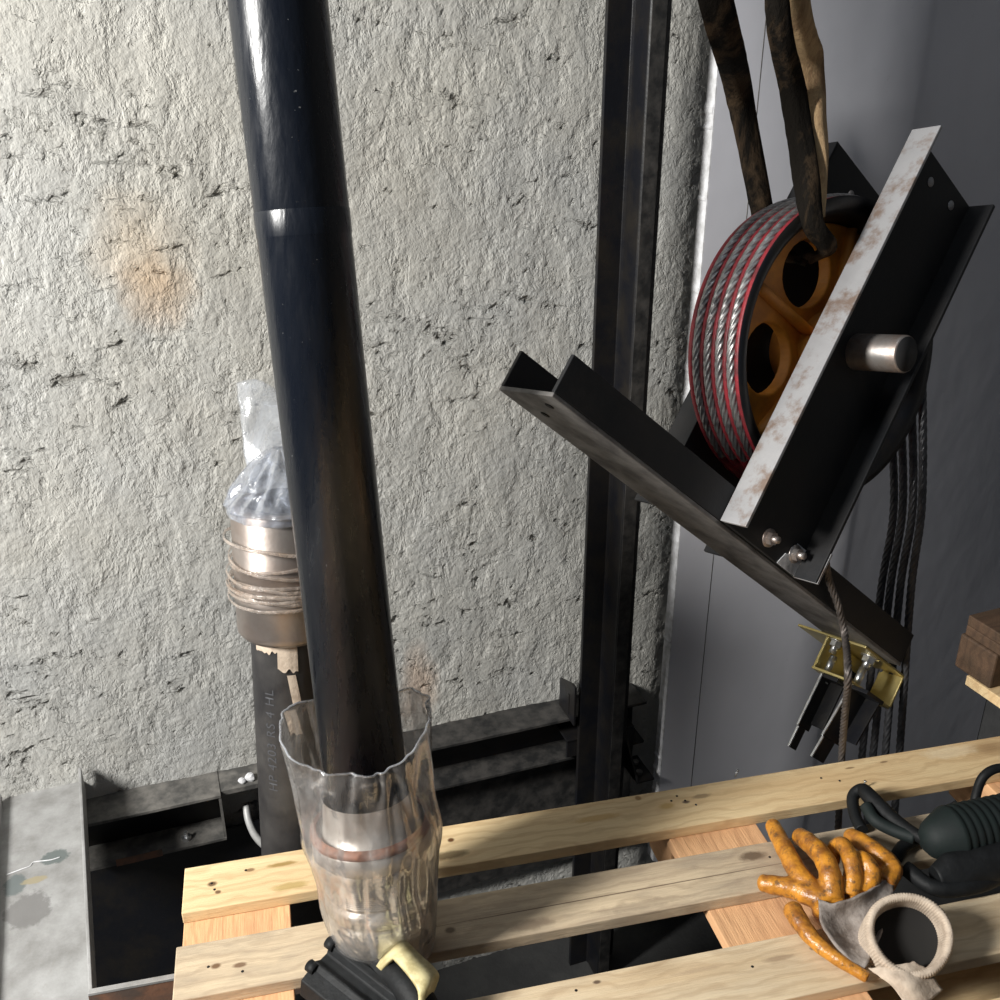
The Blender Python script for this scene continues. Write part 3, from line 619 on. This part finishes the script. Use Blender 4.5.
# sling through the top opening of the sheave
st = thing('lifting_sling', 'dirty brown webbing sling hanging down and holding the pulley wheel', 'sling', FR(-.07, .10, -.133))
up1 = onY(716, 0, 1.50); up2 = onY(786, -5, 1.46)
def ribbon(ctl, wids, wdir, thick, mat, name, n=14, tw=None, wav=.003):
    c = spline(ctl, n); mb = MB(); m = len(c); 
    nseg = 6; vs_ = []
    for i, p in enumerate(c):
        s = i/(m-1); k = s*(len(wids)-1); i0 = min(int(k), len(wids)-2); wd = wids[i0]*(1-(k-i0))+wids[i0+1]*(k-i0)
        d_ = wdir(s); tg_ = (c[min(i+1, m-1)]-c[max(i-1, 0)]).normalized(); d_ = (d_-tg_*d_.dot(tg_)).normalized(); nn = tg_.cross(d_)
        row = []
        for j in range(nseg+1):
            q = j/nseg-.5; row.append(p+d_*(wd*q)+nn*(wav*math.sin(s*26+q*5)*.5+.004*math.cos(q*6)))
        fz = .0012*noise.noise(p*260)
        vs_ += [r_+nn*thick/2 for r_ in row]+[r_-nn*thick/2+d_*fz for r_ in row][::-1]
    K = 2*(nseg+1); mb.smooth = True
    mb.add(vs_, [(i*K+j, i*K+(j+1) % K, (i+1)*K+(j+1) % K, (i+1)*K+j) for i in range(m-1) for j in range(K)])
    return link(name, mb, mat, st)
ribbon([up1+Vector((-.16, -.03, .35)), up1, P(741, 100, 1.86), P(762, 205, 1.90), FR(-.133, .13, -.19), FR(-.10, .105, -.150), FR(-.055, .10, -.14)], [.058, .052, .050, .044, .038, .034, .034], lambda s: RI+FW*.12+UP*.15, .005, M['sling'], 'rear_strap')
ribbon([up2+Vector((-.06, 0, .35)), onY(777, -5, 1.46), P(795, 100, 1.68), P(807, 180, 1.68), P(814, 226, 1.69), FR(-.02, .112, -.150), FR(-.06, .10, -.14)], [.036, .036, .044, .044, .036, .034, .034], lambda s: RI+UP*.1-FW*.1, .006, M['sling'], 'front_strap')
ribbon([up2+Vector((-.02, .03, .35)), onY(797, -5, 1.485), P(813, 66, 1.70), P(820, 120, 1.70), P(824, 180, 1.70), P(822, 218, 1.70)], [.05, .044, .044, .032, .018, .008], lambda s: RI+FW*.35+UP*.1, .005, M['tan'], 'worn_strap_edge')['label'] = 'pale tan folded side of the strap'
# zinc bracket bolted under the beam, with two black jaws
br = thing('guide_shoe_bracket', 'yellow zinc plated guide shoe bracket with two black jaws under the beam end', 'bracket', FR(-.08, -.46, .5))
mb = MB(); mb.box(-.20, -.028, -.4185, -.413, .448, .622, frf); link('base_plate', mb, M['brass'], br, bevel=.0015)
mb = MB(); mb.box(-.126, -.120, -.492, -.4185, .452, .622, frf); link('web_plate', mb, M['brass'], br, bevel=.0015)
mb = MB(); mb.box(-.126, -.028, -.494, -.488, .450, .612, frf); link('lower_flange', mb, M['brass'], br, bevel=.0015)
mb = MB(); mb.box(-.085, -.028, -.488, -.4185, .612, .618, frf); link('end_tab', mb, M['brass'], br, bevel=.002)
mb = MB(); mb.tube([FR(-.1198, -.455, .575), FR(-.1198, -.455, .600)], .006, 12); link('slot', mb, M['inside'], br)
def hexbolt(p, axis, r=.013, mat='zinc'):
    mb = MB(); mb.lathe(p, axis, [(0, 0), (0, r*1.35), (.003, r*1.35), (.003, 0)], 24); mb.lathe(Vector(p)+axis*.003, axis, [(0, r), (.011, r), (.012, r*.9), (.012, 0)], 6, smooth=False)
    mb.lathe(Vector(p)+axis*.014, axis, [(0, r*.6), (.014, r*.6), (.015, 0)], 16); link('bolt', mb, M[mat], br)
hexbolt(FR(-.108, -.4185, .468), -D, .0125); hexbolt(FR(-.055, -.4185, .515), -D, .014)
for a, e in ((-.105, .475), (-.045, .495)):
    hexbolt(FR(a, -.510, e), D, .009)
    mb = MB(); mb.tube([FR(a, -.49, e), FR(a, -.450, e)], .0075, 14); link('bolt', mb, M['zinc'], br)
for a, e, shx, wd in ((-.098, .452, .02, .040), (-.032, .462, .16, .066)):
    f2 = lambda a_, d, e_, e=e, shx=shx: FR(a_, d, e+e_-shx*(-.495-d))
    mb = MB(); mb.box(a, a+.040, -.503, -.495, 0, wd, f2); mb.box(a, a+.004, -.615, -.497, 0, wd, f2); mb.box(a, a+.004, -.662, -.615, .004, wd*.7, f2); mb.box(a, a+.035, -.60, -.5, wd-.006, wd, f2)
    mb.cur = 1; mb.box(a-.0005, a+.0045, -.615, -.497, -.004, 0, f2); mb.box(a-.0005, a+.0045, -.662, -.615, 0, .004, f2)
    link('jaw', mb, [M['black'], M['zinc']], br, bevel=.0008)['label'] = 'black guide jaw with a bright edge'

# ------------------------------------------------------------------ second pallet corner at the right edge
c0 = P(969, 615, 2.0); zt_ = c0.z; c1 = onZ(1000, 634, zt_)
ex_ = Vector((c1.x-c0.x, c1.y-c0.y, 0)).normalized(); ey_ = Vector((-ex_.y, ex_.x, 0))
if ey_.dot(RI) < 0: ey_ = -ey_
def wf(x, y, z): return Vector((c0.x, c0.y, zt_))+ex_*x+ey_*y+ZU*z
t = thing('wooden_pallet', 'dark old pallet corner jutting in at the right edge of the picture', 'pallet', wf(.3, .3, -.145))
mb = MB(); mb.box(0, .8, .0, .10, -.022, 0, wf); link('deck_board', mb, M['woodd'], t, bevel=.002)
mb = MB(); mb.box(.004, .8, .13, .23, -.022, 0, wf); link('deck_board', mb, M['woodd'], t, bevel=.002)
mb = MB(); mb.box(.0, .1, .0, .6, -.044, -.0225, wf); link('stringer_board', mb, M['woodd'], t, bevel=.002)
mb = MB(); mb.box(-.006, .085, -.004, .12, -.122, -.0445, wf); link('block', mb, M['woodd'], t, bevel=.004)
mb = MB(); mb.box(.03, .8, -.006, .1, -.145, -.1225, wf); link('bottom_board', mb, M['wood'], t, bevel=.002)

# ------------------------------------------------------------------ glove
gl = thing('work_glove', 'dirty orange dipped work glove with open knitted cuff lying on the pallet', 'glove', onZ(850, 920, 0))
def Z(px, py, z): return onZ(px, py, z)
def skin(name, chains, mat, parent, sub=2):
    bm = bmesh.new(); lay = bm.verts.layers.skin.verify(); Mi = ROOTM[parent.name].inverted(); seen = {}; first = True
    for ch in chains:
        prev = None
        for p, r in ch:
            key = tuple(round(x, 5) for x in p)
            if key not in seen:
                v = bm.verts.new(Mi @ Vector(p)); rr_ = r if isinstance(r, tuple) else (r, r); v[lay].radius = rr_; v[lay].use_root = first; first = False; seen[key] = v
            v = seen[key]
            if prev is not None and bm.edges.get((prev, v)) is None: bm.edges.new((prev, v))
            prev = v
    me = bpy.data.meshes.new(name); bm.to_mesh(me); bm.free(); me.materials.append(mat)
    o = bpy.data.objects.new(name, me); COL.objects.link(o); o.parent = parent
    o.modifiers.new('skin', 'SKIN').use_smooth_shade = True; s_ = o.modifiers.new('sub', 'SUBSURF'); s_.levels = sub; s_.render_levels = sub
    return o
def round_r(r0, r1, wr=.0):
    def f(s):
        e = min(1, s/.10); return .93*(r0+(r1-r0)*s)*math.sqrt(max(.02, 1-(1-e)**2))*(1+wr*math.sin(s*34))
    return f
hb = MB()
def finger(pts, r0, r1, wr=.03):
    hb.tube(spline([Z(*p) for p in pts], 14), round_r(r0, r1, wr), 20)
finger([(771, 822, .016), (778, 836, .024), (788, 855, .036), (800, 876, .036), (822, 900, .030)], .0145, .019)
finger([(797, 835, .030), (808, 842, .046), (822, 856, .058), (830, 874, .054), (832, 900, .032)], .0165, .020)
finger([(833, 868, .022), (834, 850, .044), (842, 845, .060), (851, 860, .062), (853, 880, .046), (850, 896, .030)], .012, .018)
finger([(846, 834, .026), (862, 842, .040), (878, 854, .046), (892, 868, .036), (884, 884, .026)], .0150, .019)
finger([(858, 856, .050), (866, 862, .058), (872, 874, .050), (864, 892, .030)], .013, .017)
finger([(757, 882, .018), (774, 885, .022), (795, 889, .026), (818, 898, .030), (840, 902, .024)], .0145, .022)
finger([(790, 905, .020), (800, 922, .022), (814, 940, .020), (836, 958, .016), (868, 978, .010)], .018, .009)
finger([(812, 905, .020), (835, 912, .016), (858, 905, .018), (884, 886, .020)], .019, .018)
go_ = link('coated_hand', hb, M['latex'], gl)
r_ = go_.modifiers.new('fuse', 'REMESH'); r_.mode = 'VOXEL'; r_.voxel_size = .0022; r_.use_smooth_shade = True
r_ = go_.modifiers.new('soft', 'SMOOTH'); r_.factor = .6; r_.iterations = 5
# fabric back of the hand: a sagging sheet
def sheet(name, rows, mat, n=10, th=.004):
    R = [spline([Z(*p) for p in r], n) for r in rows]; m = len(R[0]); Cc = [spline([r[i] for r in R], n) for i in range(m)]; k = len(Cc[0])
    mb = MB(); mb.smooth = True; mb.add([Cc[i][j]+ZU*.002*noise.noise(Cc[i][j]*90) for j in range(k) for i in range(m)], [(j*m+i, j*m+i+1, (j+1)*m+i+1, (j+1)*m+i) for j in range(k-1) for i in range(m-1)])
    o = link(name, mb, mat, gl); s_ = o.modifiers.new('s', 'SOLIDIFY'); s_.thickness = th; return o
sheet('hand_back', [[(818, 899, .046), (838, 903, .052), (866, 893, .056), (894, 874, .030)],
                    [(822, 922, .040), (840, 918, .030), (866, 908, .036), (893, 893, .036)],
                    [(836, 944, .032), (852, 938, .016), (872, 928, .026), (888, 916, .030)],
                    [(862, 972, .014), (868, 962, .020), (872, 952, .020), (876, 940, .026)]], M['greyfab'])
# cuff
cc = Z(908, 936, .045); cdir = ((CC-cc).normalized()*.75+Vector((.35, -.1, .12))).normalized(); cdir = ((CC-cc).normalized()*1.0+Vector((.30, .1, 0))).normalized()
def cuff(hs, name, mat, seg=360, ribs=88, amp=.010, th=.006, sx=1.0):
    u = RI.copy(); u = (u-cdir*u.dot(cdir)).normalized(); w_ = cdir.cross(u); mb = MB(); mb.smooth = True; vs_ = []
    for h, r, off in hs:
        for k in range(seg):
            a = 2*math.pi*k/seg; q = 1+amp*math.cos(ribs*a)*(1 if amp else 0)+.035*math.sin(2*a+.7)+.02*math.sin(3*a+h*20); vs_.append(cc+cdir*h+(u*math.cos(a)*sx+w_*math.sin(a))*r*q+off)
    m = len(hs); mb.add(vs_, [(i*seg+k, i*seg+(k+1) % seg, (i+1)*seg+(k+1) % seg, (i+1)*seg+k) for i in range(m-1) for k in range(seg)])
    return link(name, mb, mat, gl)
dn = Z(868, 958, .02)-cc
cuff([(-.055, .040, dn*.55), (-.045, .046, dn*.40), (-.030, .053, dn*.22), (-.012, .059, dn*.08), (0, .0615, Vector()), (.008, .062, Vector()), (.015, .0605, Vector()), (.019, .057, Vector()), (.018, .052, Vector()), (.012, .049, Vector()), (.0, .048, Vector()), (-.012, .047, Vector()), (-.03, .046, Vector())], 'knit_cuff', M['cotton'])
cuff([(-.016, .050, Vector()), (-.020, .046, Vector()), (-.030, .03, Vector()), (-.031, .0, Vector())], 'cuff_lining', M['inside'], 60, 64, 0)
sheet('lower_cuff_fold', [[(868, 968, .016), (890, 985, .016), (905, 1004, .006)], [(890, 966, .030), (908, 982, .030), (925, 1004, .008)], [(915, 962, .034), (928, 970, .024), (943, 990, .006)]], M['cotton'], th=.008)

# ------------------------------------------------------------------ dark tool with cord at the right
tl = thing('power_tool', 'dark green ribbed power tool lying behind the glove at the right edge', 'power tool', onZ(960, 850, 0))
p0, p1 = onZ(938, 838, .050), onZ(1060, 812, .058); axt = (p1-p0).normalized(); Lt = (p1-p0).length
pr = [(-.028, 0), (-.026, .018), (-.015, .030), (.0, .038)]
k = .02
while k < Lt+.05: pr += [(k, .048), (k+.006, .0495), (k+.008, .0475), (k+.012, .0475)]; k += .014
pr += [(k, .05), (k, 0)]
mb = MB(); mb.lathe(p0, axt, pr, 40); link('ribbed_body', mb, M['toolgreen'], tl)
mb = MB(); q0, q1 = onZ(935, 878, .024), onZ(1050, 858, .03); mb.tube(spline([q0, q0.lerp(q1, .2)+Vector((0, 0, .006)), q0.lerp(q1, .6)+Vector((0, 0, .012)), q1], 8), lambda s: (.018+.014*min(1, s*4), .020+.006*s), 20); link('handle', mb, M['rubber'], tl)
mb = MB(); mb.tube(spline([onZ(905, 868, .022), onZ(935, 888, .020), onZ(975, 886, .020), onZ(1010, 872, .020), onZ(1060, 860, .02)], 12), .013, 14); link('guard', mb, M['rubber'], tl)
mb = MB(); mb.tube(spline([onZ(1040, 780, .10), onZ(1005, 768, .11), onZ(984, 776, .10), onZ(975, 800, .06), onZ(975, 815, .05)], 12), .008, 12); link('hanging_loop', mb, M['rubber'], tl)
cr = [onZ(940, 846, .042), onZ(922, 838, .040), onZ(905, 828, .036), onZ(888, 815, .036), onZ(870, 797, .040), onZ(862, 790, .034), onZ(853, 797, .022), onZ(855, 815, .012), onZ(862, 830, .010)]
mb = MB(); mb.tube(spline(cr, 12), lambda s: .0105+.004*math.exp(-((s-.45)/.18)**2), 14); mb.tube(spline([onZ(893, 862, .012), onZ(905, 845, .014), onZ(925, 838, .02), onZ(945, 850, .025)], 10), .011, 12); link('cord', mb, M['rubber'], tl)
mb = MB(); mb.tube(spline([onZ(866, 806, .040), onZ(875, 820, .036), onZ(893, 830, .032), onZ(915, 838, .034)], 10), .011, 14); link('cord', mb, M['toolgreen'], tl)

# ------------------------------------------------------------------ black ribbed rubber holder with cream clip, bottom left
bk = thing('rubber_holder', 'black ridged rubber block with a cream plastic clip at the bottom edge', 'holder', onZ(380, 975, 0))
v0 = onZ(320, 962, .01); v1 = onZ(352, 1000+18, .01)
bd = Vector((onZ(420, 1010, .0)-onZ(335, 945, .0))); bd.z = 0; bd.normalize(); bs = Vector((-bd.y, bd.x, 0)); bo = onZ(330, 974, 0)
if bs.dot(GF) < 0: bs = -bs
def bf(x, y, z): return bo+bd*x+bs*y+ZU*z
mb = MB(); prf = [(-.055, .004), (-.05, .030), (-.030, .038), (-.022, .044), (-.012, .038), (.000, .040), (.006, .052), (.016, .054), (.022, .044), (.026, .036), (.030, .006), (.01, .001), (-.03, .001)]
mb.prism(prf, lambda y, z, x: bf(x, y, z), -.004, .26); link('rubber_body', mb, M['rubber'], bk, bevel=.002)
for y, z in ((.010, .050), (.024, .034), (-.028, .036)):
    mb = MB(); mb.tube([bf(-.010, y, z), bf(.006, y, z)], .009, 14); link('rounded_end', mb, M['rubber'], bk)
cw0, cw1, cw2, cw3 = P(402, 940, 1.42), P(440, 972, 1.36), P(378, 962, 1.42), P(420, 1000, 1.36)
mb = MB(); mb.smooth = True
pk = onZ(402, 940, .060); e0 = onZ(376, 966, .030); e2 = onZ(440, 976, .045); 
arc = lambda s: spline([onZ(374, 968, .016), onZ(386, 952, .034), onZ(401, 939, .048), onZ(414, 941, .052)], 8)
L1 = spline([onZ(376, 966, .060), onZ(387, 950, .072), onZ(401, 938, .080), onZ(420, 954, .084), onZ(438, 972, .080), onZ(437, 985, .062), onZ(429, 1003, .045)], 8)
L2 = spline([onZ(380, 970, .062), onZ(388, 960, .078), onZ(394, 958, .088), onZ(408, 972, .092), onZ(420, 990, .088), onZ(422, 1003, .070), onZ(420, 1012, .050)], 8)
m = len(L1); mb.add([p for pair in zip(L1, L2) for p in pair], [(2*i, 2*i+1, 2*i+3, 2*i+2) for i in range(m-1)])
o = link('plastic_clip', mb, M['cream'], bk); o.modifiers.new('s', 'SOLIDIFY').thickness = .006; o['label'] = 'scuffed cream plastic clip'
mb = MB(); mb.tube(spline([bf(.05, .03, .02), onZ(395, 975, .045), onZ(412, 992, .050), onZ(428, 1018, .040)], 8), .024, 14); link('inner_core', mb, M['rubber'], bk)
